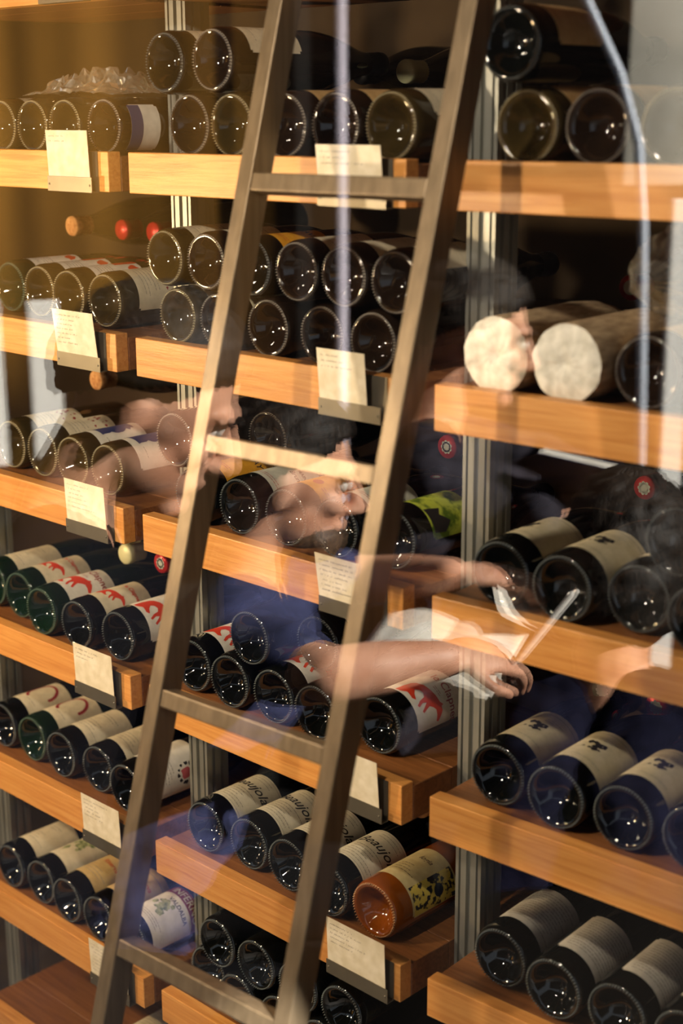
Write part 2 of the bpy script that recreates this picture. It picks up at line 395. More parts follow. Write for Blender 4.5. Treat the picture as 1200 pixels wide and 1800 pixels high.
def bottle(lab_text, x, y, z, bay, gl='black', kind='burgundy', lab='cream', phi=20, cap='black', r=RB, roll=0, yaw=0.0, group=None, reverse=False):
    s = r/RB
    root = thing('wine_bottle', lab_text, 'bottle', group=group)
    M = bay_frame[bay] @ Matrix.Translation((x, y, z)) @ Matrix.Rotation(math.radians(yaw) + (math.pi if reverse else 0), 4, 'Z') @ Matrix.Scale(s, 4)
    root.matrix_world = M
    link('glass_body', body_mesh(kind, gl), None, root)
    k = link('knurled_ring', KN[gl], None, root); k.rotation_euler = (0, math.radians(roll), 0)
    link('capsule', capsule_mesh(cap), None, root)
    if lab:
        me, bm_, pr = label_parts(lab)
        lo = link('label', me, bm_, root); lo.rotation_euler = (0, math.radians(phi), 0)
        for pm, pmat, nm in pr: link(nm, pm, pmat, lo)
    return root

# ------------------------------------------------------------------ the room, the window and the street side
FLOOR = -.95
M_BACK = noise_tint(mat('back_wall_paint', (70, 54, 34), .8), (58, 44, 28), (82, 64, 40), (1, 1, 1), 3, 4)
M_CEIL = mat('ceiling_paint', (60, 52, 42), .9)
M_FLOOR = noise_tint(mat('floor_stone', (58, 50, 42), .7), (46, 40, 34), (70, 60, 50), (1, 1, 1), 6, 5)
M_PAVE = noise_tint(mat('pavement', (22, 22, 21), .95, 0, True, .15), (18, 18, 17), (26, 26, 24), (1, 1, 1), 12, 5)
M_FACADE = noise_tint(mat('facade_render', (86, 78, 68), .9), (78, 70, 60), (96, 88, 76), (1, 1, 1), 5, 5)
M_FRAME = mat('window_frame_paint', (40, 40, 40), .4)
struct(link('floor', box('floor', -3, 2.6, -1.06, .9, FLOOR-.1, FLOOR), M_FLOOR))
struct(link('ceiling', box('ceiling', -3, 2.6, -1.06, .9, 1.78, 1.88), M_CEIL))
struct(link('wall_back', box('wall_back', -3, 2.6, .80, .9, FLOOR, 1.78), M_BACK))
struct(link('wall_left', box('wall_left', -3.1, -3, -1.06, .9, FLOOR-.1, 1.88), M_BACK))
struct(link('wall_right', box('wall_right', 2.6, 2.7, -1.06, .9, FLOOR-.1, 1.88), M_BACK))
struct(link('wall_front', box('wall_front', -3.1, 2.7, -1.06, -.94, 1.66, 2.05), M_FACADE))
struct(link('ground', box('ground', -9, 9, -9, -1.061, FLOOR-.1, FLOOR-.02), M_PAVE))
M_OPP = noise_tint(mat('dark_facade', (56, 42, 33), .9), (44, 33, 26), (66, 48, 38), (1, 1, 1), 2, 4)
struct(link('wall_opposite', box('wall_opposite', -9, 9, -7.2, -7.0, FLOOR, 5.0), M_OPP))

m = bpy.data.materials.new('window_glass'); m.use_nodes = True; MAT['window_glass'] = m
nt = m.node_tree; nt.nodes.clear()
out = nt.nodes.new('ShaderNodeOutputMaterial'); mx = nt.nodes.new('ShaderNodeMixShader'); lw = nt.nodes.new('ShaderNodeLayerWeight'); lw.inputs[0].default_value = .5
pw = nt.nodes.new('ShaderNodeMath'); pw.operation = 'POWER'; pw.inputs[1].default_value = 5.0; nt.links.new(lw.outputs['Facing'], pw.inputs[0])
fr = nt.nodes.new('ShaderNodeMapRange'); fr.inputs[3].default_value = .055; fr.inputs[4].default_value = 1.0; nt.links.new(pw.outputs[0], fr.inputs[0])   # Schlick, same from either side
tr = nt.nodes.new('ShaderNodeBsdfTransparent'); gl = nt.nodes.new('ShaderNodeBsdfGlossy'); gl.inputs['Roughness'].default_value = 0.0
nt.links.new(fr.outputs[0], mx.inputs[0]); nt.links.new(tr.outputs[0], mx.inputs[1]); nt.links.new(gl.outputs[0], mx.inputs[2]); nt.links.new(mx.outputs[0], out.inputs[0])
win = struct(link('window_1', box('window_pane', -2.92, 2.52, -1.003, -.997, FLOOR+.05, 1.62), MAT['window_glass']))
for nm, a in (('window_sill', (-3, 2.6, -1.05, -.95, FLOOR, FLOOR+.05)), ('window_head', (-3, 2.6, -1.05, -.95, 1.62, 1.66)), ('window_jamb', (-3, -2.92, -1.05, -.95, FLOOR+.05, 1.62)), ('window_jamb', (2.52, 2.6, -1.05, -.95, FLOOR+.05, 1.62))):
    link(nm, box(nm, *a), M_FRAME, win)

aw = thing('sun_blocker', 'added dark sun blocker over the shop window, out of view', 'sun_blocker', (0, -1.06, 1.98))  # added out of view to keep sun and sky off the shelves
link('blocker_cloth', pmesh('blocker_cloth', [(-3.2, 0, 0), (2.8, 0, 0), (2.8, -.92, -.24), (-3.2, -.92, -.24), (-3.2, 0, -.012), (2.8, 0, -.012), (2.8, -.92, -.252), (-3.2, -.92, -.252)], [(0, 1, 2, 3), (7, 6, 5, 4), (0, 4, 5, 1), (1, 5, 6, 2), (2, 6, 7, 3), (3, 7, 4, 0)]), mat('blocker_dark', (52, 44, 38), .9), aw)
link('front_bar', box('front_bar', -3.2, 2.8, -.95, -.92, -.262, -.232), M_FRAME, aw)
# added warm fill spots, out of view, to light the shelf fronts
def fill_spot(label, loc, target, energy, color, size=.35, radius=.03):
    t = thing('fill_spotlight', label, 'fill lamp', loc)
    d = (Vector(target)-Vector(loc)).normalized(); q = d.to_track_quat('Y', 'Z').to_euler()
    h = link('lamp_head', lathe('lamp_head', [(0, -.10), (.035, -.10), (.042, -.06), (.045, -.012), (.041, -.012), (.039, -.04), (0, -.045)], 24), mat('lamp_black', (24, 24, 24), .4), t); h.rotation_euler = q
    s = link('stem', tube_mesh('stem', [(0, 0, .02), (0, 0, 1.78-loc[2])], .008), mat('lamp_black', (24, 24, 24), .4), t)
    ld = bpy.data.lights.new('spot', 'SPOT'); ld.energy = energy; ld.color = color; ld.spot_size = 2.6; ld.spot_blend = .6; ld.shadow_soft_size = radius
    lo = bpy.data.objects.new('spot', ld); COL.objects.link(lo); lo.parent = t; lo.rotation_euler = d.to_track_quat('-Z', 'Y').to_euler()
fill_spot('added unseen fill spot nearest the left window jamb', (-1.40, -.88, .50), (-.5, 0, .05), 62, (1.0, .68, .34))
fill_spot('added unseen fill spot hanging lower over the middle of the window', (-.62, -.94, .62), (-.05, 0, .05), 29, (1.0, .78, .52), radius=.022)
fill_spot('added unseen fill spot hanging higher over the middle of the window', (.05, -.94, 1.15), (.22, 0, .1), 38, (1.0, .84, .64), radius=.02)

# ------------------------------------------------------------------ uprights and shelves
def upright_mesh(w, d, z0, z1):
    # slotted extrusion: front face with two grooves, side faces with one
    g = .0045; pts = []
    def edge(p0, p1, slots):
        dx, dy = p1[0]-p0[0], p1[1]-p0[1]; L = math.hypot(dx, dy); ux, uy = dx/L, dy/L; nx, ny = -uy, ux
        pts.append(p0)
        for s, hw in slots:
            for off, dep in ((s-hw, 0), (s-hw*.8, g), (s+hw*.8, g), (s+hw, 0)): pts.append((p0[0]+ux*off+nx*dep, p0[1]+uy*off+ny*dep))
    edge((0, 0), (w, 0), [(w*.16, .0016), (w*.5, .0034), (w*.84, .0016)]); edge((w, 0), (w, d), [(d*.3, .003), (d*.7, .003)]); edge((w, d), (0, d), [(w*.5, .004)]); edge((0, d), (0, 0), [(d*.5, .004)])
    n = len(pts); v = [(x, y, z0) for x, y in pts]+[(x, y, z1) for x, y in pts]
    f = [(i, (i+1) % n, n+(i+1) % n, n+i) for i in range(n)]+[tuple(range(n))[::-1], tuple(range(n, 2*n))]
    return pmesh('upright', v, f)
for lab, x, y in (('slotted aluminium upright between left and middle bays, in front', -.5424, .10), ('slotted aluminium upright between middle and right bays, in front', -.0398, .10),
                  ('slotted aluminium upright at the far left end of the shelving', -1.0680, .10)):
    o = link('shelf_upright', upright_mesh(.0394 if x > -1 else .04, .040, FLOOR, 1.78), ALU); o.location = (x, y, 0); tag(o, lab, 'upright', 'shelf uprights')

def shelf(bay, lv):
    x0, x1 = BAYS[bay]; W = x1-x0; z = ZL[lv]
    where = {0: 'cut by the top edge', 7: 'lowest and emptiest'}.get(lv, f'{ROW[lv]} row down')
    t = thing('wooden_shelf', f'thick honey oak shelf board, {bay} bay, {where}', 'shelf', group=f'oak shelves of the {bay} bay')
    t.matrix_world = bay_frame[bay] @ Matrix.Translation((x0, 0, z))
    link('front_board', box('front_board', 0, W, 0, .020, -.050, 0, .0012), WOOD, t)
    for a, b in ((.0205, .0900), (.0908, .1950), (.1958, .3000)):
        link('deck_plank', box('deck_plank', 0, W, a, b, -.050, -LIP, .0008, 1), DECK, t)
    return t
for lv in range(0, 8):
    for bay in BAYS:
        if bay == 'right' and lv > 5: continue
        if bay == 'middle' and lv > 6: continue
        shelf(bay, lv)
# rear tier of boards that carries the bottles facing the other way
for lv in range(1, 7):
    for bay, (x0, x1) in BAYS.items():
        if bay == 'right' and lv > 5: continue
        o = link('rear_shelf', box('rear_shelf', 0, x1-x0, .385, .70, -.050, -LIP, .001, 1), mat('rear_board_stain', (70, 50, 34), .6))
        o.matrix_world = bay_frame[bay] @ Matrix.Translation((x0, 0, ZL[lv])); tag(o, f'dark rear shelf board behind the {bay} bay, {ROW[lv]} row', 'shelf', 'rear shelf boards')

# ------------------------------------------------------------------ card holders
def card_holder(bay, lv, xr, rn, lines, w=.095, cw=None, cz=.026, lean=.006):
    t = thing('shelf_card', f'white handwritten price card in steel holder on {bay} bay, {ROW[lv]} shelf', 'card', group='handwritten shelf cards')
    t.matrix_world = bay_frame[bay] @ Matrix.Translation((xr-w, 0, ZL[lv]))
    # folded steel channel: back plate, bottom, front lip
    prof = [(-.0002, .000), (-.0002, -.051), (-.0120, -.051), (-.0120, -.0320), (-.0112, -.0320), (-.0112, -.0500), (-.0012, -.0500), (-.0012, .000)]
    n = len(prof); v = [(0, y, z) for y, z in prof]+[(w, y, z) for y, z in prof]
    f = [(i, (i+1) % n, n+(i+1) % n, n+i) for i in range(n)]+[tuple(range(n))[::-1], tuple(range(n, 2*n))]
    link('steel_holder', pmesh('steel_holder', v, f), BRKT, t)
    for sx in (.004, w-.004):
        s = link('rivet', lathe('rivet', [(0, -.0010), (.0011, -.0008), (.0016, 0)], 10), BRKT, t); s.location = (sx, -.0120, -.042)
    cw = cw or w-.006; off = .001
    yb, yt = -.0095, -.0095-lean
    cv, cf = [], []
    N = 6
    for i in range(N+1):
        k = i/N; y = yb+(yt-yb)*k; z = -.049+(cz+.049)*k
        for x in (off, off+cw): cv.append((x, y, z))
        for x in (off, off+cw): cv.append((x, y+.0006, z))
    for i in range(N):
        a = i*4; b = a+4; cf += [(a, a+1, b+1, b), (a+3, a+2, b+2, b+3), (a+2, a, b, b+2), (a+1, a+3, b+3, b+1)]
    cf += [(0, 2, 3, 1), (N*4, N*4+1, N*4+3, N*4+2)]
    c = link('card', pmesh('card', cv, cf), CARD, t)
    # handwriting: thin zigzag strokes
    hv, hf = [], []
    for li in range(lines):
        z = cz-.008-li*.0062; x = off+.006; end = off+.006+(cw-.014)*rn.uniform(.35, .8); up = True
        while x < end:
            if rn.random() < .12: x += .003
            h = rn.uniform(.0009, .0022); dx = rn.uniform(.0008, .0016)
            z0, z1 = (z, z+h) if up else (z+h, z); up = not up
            a = len(hv)
            for px, pz in ((x, z0), (x+.0004, z0-.0002), (x+dx+.0004, z1-.0002), (x+dx, z1)):
                k = (pz+.049)/(cz+.049); hv.append((px, yb+(yt-yb)*k-.0002, pz))
            hf.append((a, a+1, a+2, a+3)); x += dx
    if lines: link('handwriting', pmesh('handwriting', hv, hf), INK, c)
rn = random.Random(5)
for lv, n in ((0, 3), (1, 2), (2, 7), (3, 6), (4, 3), (5, 5), (6, 8)): card_holder('left', lv, -.5630, rn, n, lean=.008 if lv == 2 else .003)
card_holder('middle', 1, -.0570, rn, 3, .101, cz=.014); card_holder('middle', 2, -.0640, rn, 3, .095, .073, cz=.025)
card_holder('middle', 3, -.0630, rn, 7, .098, cz=.022, lean=.010); card_holder('middle', 4, -.0605, rn, 2, .098, cz=.026, lean=.006)
card_holder('middle', 5, -.0500, rn, 5, .103, cz=.027, lean=.003)

# ------------------------------------------------------------------ ladder
def ladder():
    t = thing('ladder', 'slim bronze-toned steel ladder leaning against the wine shelves', 'ladder', (0, 0, 0))
    th = math.radians(3.2); ux = Vector((math.cos(th), math.sin(th), 0))
    p0 = Vector((-.15, -.117, .6838)); slope = Vector((0, -.2707, -1.0)).normalized()   # down the ladder
    nrm = ux.cross(slope).normalized()                     # thickness direction, towards the shelf
    if nrm.y < 0: nrm = -nrm
    top = p0 - slope*.36; bot_len = (p0.z-FLOOR)/(-slope.z); W = .228
    def bar(nm, a, b, w0, w1, d0, d1, along, tm):
        # box swept from a to b with width axis tm and depth axis nrm
        vs = []
        for p in (a, b):
            for s, d in ((w0, d0), (w1, d0), (w1, d1), (w0, d1)): vs.append(p+tm*s+nrm*d)
        bm = bmesh.new(); q = [bm.verts.new(v) for v in vs]
        for fc in ((0,1,2,3),(7,6,5,4),(0,4,5,1),(1,5,6,2),(2,6,7,3),(3,7,4,0)): bm.faces.new([q[i] for i in fc])
        bmesh.ops.recalc_face_normals(bm, faces=bm.faces[:])
        bmesh.ops.bevel(bm, geom=bm.edges[:], offset=.0015, segments=2, profile=.5, affect='EDGES')
        me = bpy.data.meshes.new(nm); bm.to_mesh(me); bm.free(); return link(nm, me, STEEL, t)
    bot = p0 + slope*bot_len
    bar('rail', top, bot, -.020, 0, 0, .030, None, ux)
    bar('rail', top+ux*W, bot+ux*W, 0, .020, 0, .030, None, ux)
    sp = (Vector((-.15, -.3317, -.109))-p0).length/3
    for k in range(-1, 6):
        c = p0+slope*(sp*k)
        if c.z < FLOOR+.1: continue
        bar('rung', c-slope*.0095, c+slope*.0095, 0, W, .001, .024, None, ux)
    for off in (-.010, W+.010):                            # hooks over a rail above the frame
        base = top+ux*off+nrm*.015
        link('hook', tube_mesh('hook', [base, base+Vector((0, .01, .05)), base+Vector((0, .035, .075)), base+Vector((0, .06, .06)), base+Vector((0, .065, .03))], .006), STEEL, t)
ladder()

# ------------------------------------------------------------------ the bottles
# (bay, level) -> lower layer [(x, y, glass, label, phi, shape)], upper layer [(x, y, glass, label, phi, z above shelf)]
U, D = 'burgundy', 'bordeaux'
LOWER = {
 ('left', 1): [(-.815, .025, 'olive', 'cream', 15, U), (-.741, .025, 'olive', None, 0, U), (-.667, .025, 'olive', None, 0, U), (-.582, .025, 'brown', 'bluewhite', 95, U)],
 ('middle', 1): [(-.414, .025, 'brown', 'cream', 0, U), (-.335, .022, 'olive', 'cream', 0, U), (-.246, .022, 'brown', 'tan', 10, U), (-.165, .022, 'brown', 'tan', 15, U), (-.083, .022, 'olive', 'cream', 5, U)],
 ('right', 1): [(.090, .025, 'olive', 'tan', 10, U), (.170, .025, 'brown', 'tan', 0, U), (.252, .025, 'olive', None, 0, U)],
 ('left', 2): [(-.862, .055, 'green', 'redtop', 5, U), (-.782, .050, 'olive', 'redtop', 15, U), (-.702, .042, 'olive', 'redtop', 20, U), (-.624, .045, 'olive', 'redscript', 42, U)],
 ('middle', 2): [(-.444, .020, 'olive', 'cream', 10, U), (-.366, .020, 'brown', 'cream', 10, U), (-.278, .018, 'brown', None, 0, U), (-.188, .020, 'brown', None, 0, U), (-.108, .016, 'brown', None, 0, U)],
 ('right', 2): [(.231, .034, 'brown', 'tan', -20, U)],
 ('left', 3): [(-.866, .042, 'olive', 'redscript', 10, D), (-.786, .042, 'olive', 'redscript', 10, D), (-.704, .036, 'olive', 'bluetop', 18, D), (-.626, .038, 'olive', 'bluetop', 22, D)],
 ('middle', 3): [(-.425, .024, 'black', 'yellow', 5, U), (-.345, .030, 'black', 'palegrey', 32, U), (-.264, .034, 'black', 'yellow', 38, U), (-.185, .040, 'black', 'palegrey', 30, U), (-.105, .052, 'black', 'green', 25, U)],
 ('right', 3): [(.071, .026, 'black', 'emblem', -5, U), (.150, .010, 'black', 'emblem', 20, U), (.228, .044, 'black', 'cream', 0, U), (.308, .012, 'black', None, 0, U)],
 ('left', 4): [(-.956, .050, 'green', 'cream', 0, U), (-.874, .045, 'green', 'foxsmall', 15, U), (-.784, .020, 'green', 'fox', 0, U), (-.696, .016, 'black', 'foxsmall', 20, U), (-.614, .034, 'black', 'fox', 34, U)],
 ('middle', 4): [(-.447, .031, 'black', 'fox', 18, U), (-.367, .026, 'black', None, 0, U), (-.288, .030, 'black', 'fox', 10, U), (-.210, .028, 'black', None, 0, U), (-.128, .054, 'black', 'fox', 36, U)],
 ('right', 4): [(.066, .037, 'black', 'emblem', 20, U), (.147, .030, 'black', 'emblem', 22, U), (.228, .034, 'black', 'emblem', 20, U), (.308, .038, 'black', 'emblem', 15, U)],
 ('left', 5): [(-.938, .040, 'black', 'redcurl', 10, U), (-.858, .041, 'green', 'redcurl', 10, U), (-.776, .037, 'black', 'cream', 18, U), (-.692, .044, 'black', 'cream', 26, U), (-.610, .032, 'black', 'rose', 42, U)],
 ('middle', 5): [(-.432, .032, 'black', 'beaujolais', 14, U), (-.352, .040, 'black', 'beaujolais', 24, U), (-.272, .036, 'black', 'beaujolais', 20, U), (-.190, .026, 'black', 'beaujolais', 30, U), (-.112, .030, 'amber', 'owl', 30, U)],
 ('right', 5): [(.070, .046, 'black', 'text', 26, U), (.152, .031, 'black', 'text', 42, U), (.232, .034, 'black', 'text', 44, U), (.312, .036, 'black', 'text', 30, U)],
 ('left', 6): [(-.918, .024, 'black', 'cream', 0, U), (-.838, .028, 'black', 'foliage', 15, U), (-.7605, .016, 'black', 'tanscript', 20, U), (-.680, .018, 'black', 'tanscript', 25, U), (-.602, .0225, 'black', 'inferno', 40, U)],
 ('middle', 6): [(-.450, .045, 'black', 'cream', 0, U), (-.368, .026, 'black', None, 0, U), (-.288, .030, 'black', None, 0, U), (-.208, .030, 'black', None, 0, U), (-.128, .030, 'black', None, 0, U)],
 ('left', 7): [(-.648, .030, 'black', 'cream', 20, U), (-.568+.004, .075, 'black', None, 0, U)],
}
UPPER = {
 ('middle', 1): [(-.457, .025, 'black', 'cream', 10, .106), (-.369, .025, 'brown', 'cream', 10, .107)],
 ('right', 1): [(.068, .025, 'black', 'tan', 24, .112)],
 ('middle', 2): [(-.463, .020, 'olive', 'cream', 8, .102), (-.384, .020, 'brown', 'cream', 8, .102), (-.304, .020, 'black', 'yellow', 10, .101), (-.226, .020, 'brown', 'cream', 0, .101), (-.149, .018, 'brown', 'cream', 0, .101), (-.072, .018, 'brown', 'cream', 0, .100)],
 ('middle', 3): [(-.458, .022, 'brown', None, 0, .103), (-.376, .110, 'brown', None, 0, .103)],
 ('right', 3): [(.268, .044, 'black', None, 0, .100)],
 ('middle', 4): [(-.327, .026, 'black', None, 0, .103), (-.250, .072, 'black', 'white', 34, .103)],
 ('middle', 6): [(-.408, .026, 'black', None, 0, .103), (-.328, .026, 'black', None, 0, .103), (-.248, .028, 'black', None, 0, .103), (-.168, .028, 'black', None, 0, .103)],
}
NTOT = {}
for (bay, lv), rows in LOWER.items():
    rows = [(x, max(y, .0225), *q) for x, y, *q in rows]; n = len(rows); up = (bay, lv) in UPPER
    for i, (x, y, g, lab, phi, shape) in enumerate(rows):
        place = f"{ORD[i]} from left" if i < 3 or n > 5 else (f"{ORD[n-1-i]} from right" if n-1-i else 'last at right')
        if i == 3 and n == 5: place = 'second from right'
        if i == 3 and n == 4: place = 'last at right'
        tx = f"{GCOL[g]} bottle, {LOOK[lab]}, {bay} bay {ROW[lv]} row{' below' if up else ''}, {place}"
        r = .0365 if (bay, lv) in (('left', 1), ('middle', 2)) else RB
        bottle(tx, x, y, ZL[lv]-LIP+r+.0002, bay, g, shape, lab, phi, 'black', r, random.uniform(0, 360), random.uniform(-.35, .35), f'bottles of the {bay} bay, {ROW[lv]} row')
for (bay, lv), rows in UPPER.items():
    n = len(rows)
    for i, (x, y, g, lab, phi, dz) in enumerate(rows):
        tx = f"{GCOL[g]} bottle, {LOOK[lab]}, stacked on top, {bay} bay {ROW[lv]} row, {ORD[i]} from left"
        bottle(tx, x, y, ZL[lv]+dz, bay, g, U, lab, phi, 'black', .0365 if lv == 2 else RB*.985, random.uniform(0, 360), random.uniform(-.3, .3), f'bottles of the {bay} bay, {ROW[lv]} row')

# bottles lying the other way round on the rear boards: only their necks show
REAR = [  # label, cap x, cap y, z above shelf, level, bay, capsule, lower?
 ('dark bottle pointing a pale green cap forward, middle bay top row', -.345, .338, 1, .098, 'middle', 'gold', 'olive'),
 ('dark bottle with dull black cap behind, middle bay top row', -.425, .336, 1, .098, 'middle', 'black', 'olive'),
 ('bottle with bright red capsule, behind the left bay second row, nearer left', -.862, .262, 2, .103, 'left', 'red', 'olive'),
 ('bottle with red capsule beside the stack, behind left bay second row', -.785, .262, 2, .103, 'left', 'red', 'olive'),
 ('bottle with bare cork end, behind the left bay second row', -.940, .225, 2, .107, 'left', 'cork', 'olive'),
 ('bottle with red capsule printed silver, behind middle bay third row', -.200, .262, 3, .094, 'middle', 'red', 'black'),
 ('bottle with red capsule behind the right bay third row', -.075+.10, .415, 3, .045, 'right', 'red', 'black'),
 ('bottle with cream capsule over the fox bottles, left bay fourth row', -.735, .145, 4, .105, 'left', 'gold', 'black'),
 ('bottle with red capsule over the fox bottles, left bay fourth row', -.655, .150, 4, .107, 'left', 'red', 'black'),
 ('bottle with green capsule behind the right bay fourth row', .026, .330, 4, .034, 'right', 'green', 'black'),
 ('bottle with red capsule behind the right bay fourth row', .106, .325, 4, .034, 'right', 'red', 'black'),
 ('bottle with bare cork end over amber bottle, middle bay fifth row', -.160, .168, 5, .107, 'middle', 'cork', 'black'),
 ('bottle with bare cork end, behind the left bay third row', -.862, .200, 3, .110, 'left', 'cork', 'olive'),
]
for tx, x, y, lv, dz, bay, cap, g in REAR:
    b = bottle(tx, x, y+.297, ZL[lv]+dz, bay, g, U, None, 0, cap, RB, 0, 0, 'bottles lying neck first on the rear boards', reverse=True)
    if cap in ('red', 'green') and lv >= 3:
        cb = bmesh.new()
        for i in range(9):
            a = i*.7; rr = .0068
            bmesh.ops.create_circle(cb, cap_ends=True, segments=7, radius=.0026, matrix=Matrix.Translation((rr*math.cos(a), .2978, rr*math.sin(a))) @ Matrix.Rotation(math.pi/2, 4, 'X'))
        bmesh.ops.create_circle(cb, cap_ends=True, segments=16, radius=.0070, matrix=Matrix.Translation((0, .2978, 0)) @ Matrix.Rotation(math.pi/2, 4, 'X'))
        me = bpy.data.meshes.new('cap_print'); cb.to_mesh(me); cb.free(); link('cap_print', me, SILVER, b)

# paper wrapped bottles on the right bay second shelf
M_TISSUE = noise_tint(mat('tissue_paper', (226, 224, 212), .85), (206, 204, 192), (240, 238, 228), (1, 1, 1), 70, 4, .5)
M_KRAFT = noise_tint(mat('kraft_wrap', (176, 150, 116), .8), (150, 126, 96), (196, 172, 136), (4, 1, 4), 40, 4, .5)
def wrapped_bottle(label, x, y, seed):
    t = thing('wrapped_bottle', label, 'bottle', group='paper-wrapped bottles'); r = .0405
    t.matrix_world = bay_frame['right'] @ Matrix.Translation((x, y, ZL[2]-LIP+r))
    rn = random.Random(seed); n = 40; v, f = [], []
    prof = [(r*.97, 0), (r, .004), (r, .05), (r, .10), (r, .16), (r*.95, .19), (r*.75, .22), (r*.5, .25), (r*.42, .29), (r*.46, .305)]
    for j, (rr, yy) in enumerate(prof):
        for i in range(n):
            a = 2*math.pi*i/n; q = 1+.035*noise.noise(Vector((3*math.cos(a)+seed, 3*math.sin(a), yy*14)))-(.02 if (i % 9 == seed % 5) else 0)
            q = min(q, 1.0) if math.cos(a) < -.5 else q
            v.append((rr*q*math.sin(a), yy, rr*q*math.cos(a)))
    for j in range(len(prof)-1):
        for i in range(n):
            k = (i+1) % n; f.append((j*n+i, (j+1)*n+i, (j+1)*n+k, j*n+k))
    f.append(tuple(range((len(prof)-1)*n, len(prof)*n)))
    link('paper_sleeve', pmesh('paper_sleeve', v, f), M_KRAFT, t, smooth=True)
    # folded end: pleats meeting in the middle
    v, f = [(0, .004, 0)], []; m_ = 48; rings = 6
    for j in range(1, rings+1):
        for i in range(m_):
            a = 2*math.pi*i/m_+.5*(1-j/rings); rr = r*.985*j/rings
            q = 1+.02*noise.noise(Vector((2*math.cos(a)+seed, 2*math.sin(a), 7)))
            v.append((rr*q*math.sin(a), -.002+.003*noise.noise(Vector((rr*90*math.cos(a), rr*90*math.sin(a), seed)))+(.0007 if i % 4 == 0 and j < rings else 0)+(.002 if j == rings else 0), rr*q*math.cos(a)))
    for i in range(m_): f.append((0, 1+i, 1+(i+1) % m_))
    for j in range(rings-1):
        for i in range(m_):
            k = (i+1) % m_; f.append((1+j*m_+i, 1+(j+1)*m_+i, 1+(j+1)*m_+k, 1+j*m_+k))
    link('folded_end', pmesh('folded_end', v, f), M_TISSUE, t, smooth=True)
wrapped_bottle('paper-wrapped bottle with white folded end nearest the upright', .062, .0225, 3)
wrapped_bottle('paper-wrapped bottle with white folded end, between wrapped one and bare base', .1475, .0225, 8)

# crumpled clear film
def film_mat(name, tint, gloss):
    m = bpy.data.materials.new(name); m.use_nodes = True; nt = m.node_tree; nt.nodes.clear(); MAT[name] = m
    out = nt.nodes.new('ShaderNodeOutputMaterial'); tr = nt.nodes.new('ShaderNodeBsdfTransparent'); g = nt.nodes.new('ShaderNodeBsdfGlossy'); g.inputs['Roughness'].default_value = .12
    d = nt.nodes.new('ShaderNodeBsdfDiffuse'); d.inputs[0].default_value = (*lin(tint), 1); m1 = nt.nodes.new('ShaderNodeMixShader'); m2 = nt.nodes.new('ShaderNodeMixShader')
    m1.inputs[0].default_value = gloss; m2.inputs[0].default_value = .10
    nt.links.new(tr.outputs[0], m1.inputs[1]); nt.links.new(g.outputs[0], m1.inputs[2]); nt.links.new(m1.outputs[0], m2.inputs[1]); nt.links.new(d.outputs[0], m2.inputs[2]); nt.links.new(m2.outputs[0], out.inputs[0])
    return m
def crumple(name, label, cat, sx, sy, h, seed, M, m, nx=46, ny=26, thick=.0006):
    v, f = [], []
    for j in range(ny+1):
        for i in range(nx+1):
            u, w = i/nx, j/ny; e = min(1, 4*u*(1-u)+.1)*min(1, 4*w*(1-w)+.15)
            p = Vector((u*9+seed, w*7, seed))
            rid = abs(noise.noise(p*.8))*1.1+abs(noise.noise(p*1.9))*.6+abs(noise.noise(p*4))*.35+abs(noise.noise(p*8))*.15
            v.append(((u-.5)*sx+.008*noise.noise(p*1.7), (w-.5)*sy+.01*noise.noise(p*1.3+Vector((9, 0, 0))), .002+h*e*min(1, .15+rid)))
    for j in range(ny):
        for i in range(nx):
            a = j*(nx+1)+i; f.append((a, a+1, a+nx+2, a+nx+1))
    o = link(name, pmesh(name, v, f), m); o.matrix_world = M
    s = o.modifiers.new('thickness', 'SOLIDIFY'); s.thickness = thick
    return tag(o, label, cat)
FILM = film_mat('clear_film', (220, 210, 190), .30)
crumple('plastic_wrap', 'crumpled clear plastic wrap lying on the top left bottles', 'plastic wrap', .20, .12, .036, 3, Matrix.Translation((-.655, .085, ZL[1]-LIP+.074)), FILM)
bag = thing('cellophane_bag', 'crumpled cellophane bag behind the wrapped bottles at the right edge', 'bag')
bag.matrix_world = bay_frame['right'] @ Matrix.Translation((.200, .12, ZL[2]+.072))
v, f = [], []; n, mm = 40, 22
for j in range(mm+1):
    w = j/mm; rr = .052*math.sin(math.pi*min(.5, w*.9+.03))*(1-.55*max(0, w-.55)/.45)
    for i in range(n):
        a = 2*math.pi*i/n; q = 1+.32*abs(noise.noise(Vector((3*math.cos(a), 3*math.sin(a), w*6))))-.12+.14*noise.noise(Vector((8*math.cos(a), 8*math.sin(a), w*12)))
        v.append((rr*q*math.cos(a)*1.15, -.05+w*.20, max(.001, .045+rr*q*math.sin(a))))
for j in range(mm):
    for i in range(n):
        k = (i+1) % n; f.append((j*n+i, (j+1)*n+i, (j+1)*n+k, j*n+k))
link('bag_film', pmesh('bag_film', v, f), film_mat('bag_film', (226, 222, 208), .36), bag)
link('bag_tie', lathe('bag_tie', [(0, .15), (.006, .15), (.008, .155), (.006, .16), (0, .16)], 16), mat('tie_white', (226, 222, 212), .6), bag).location = (0, 0, .045)
b = bottle('small bottle with white-centred dark red cap beside the cellophane bag', .040, .330+.297, ZL[2]+.075, 'right', 'brown', U, None, 0, 'red', RB, reverse=True, group='bottles lying neck first on the rear boards')
me = lathe('cap_seal', [(0, .2984), (.0085, .2984), (.0088, .2976)], 20); link('cap_seal', me, mat('seal_white', (232, 228, 220), .6), b)

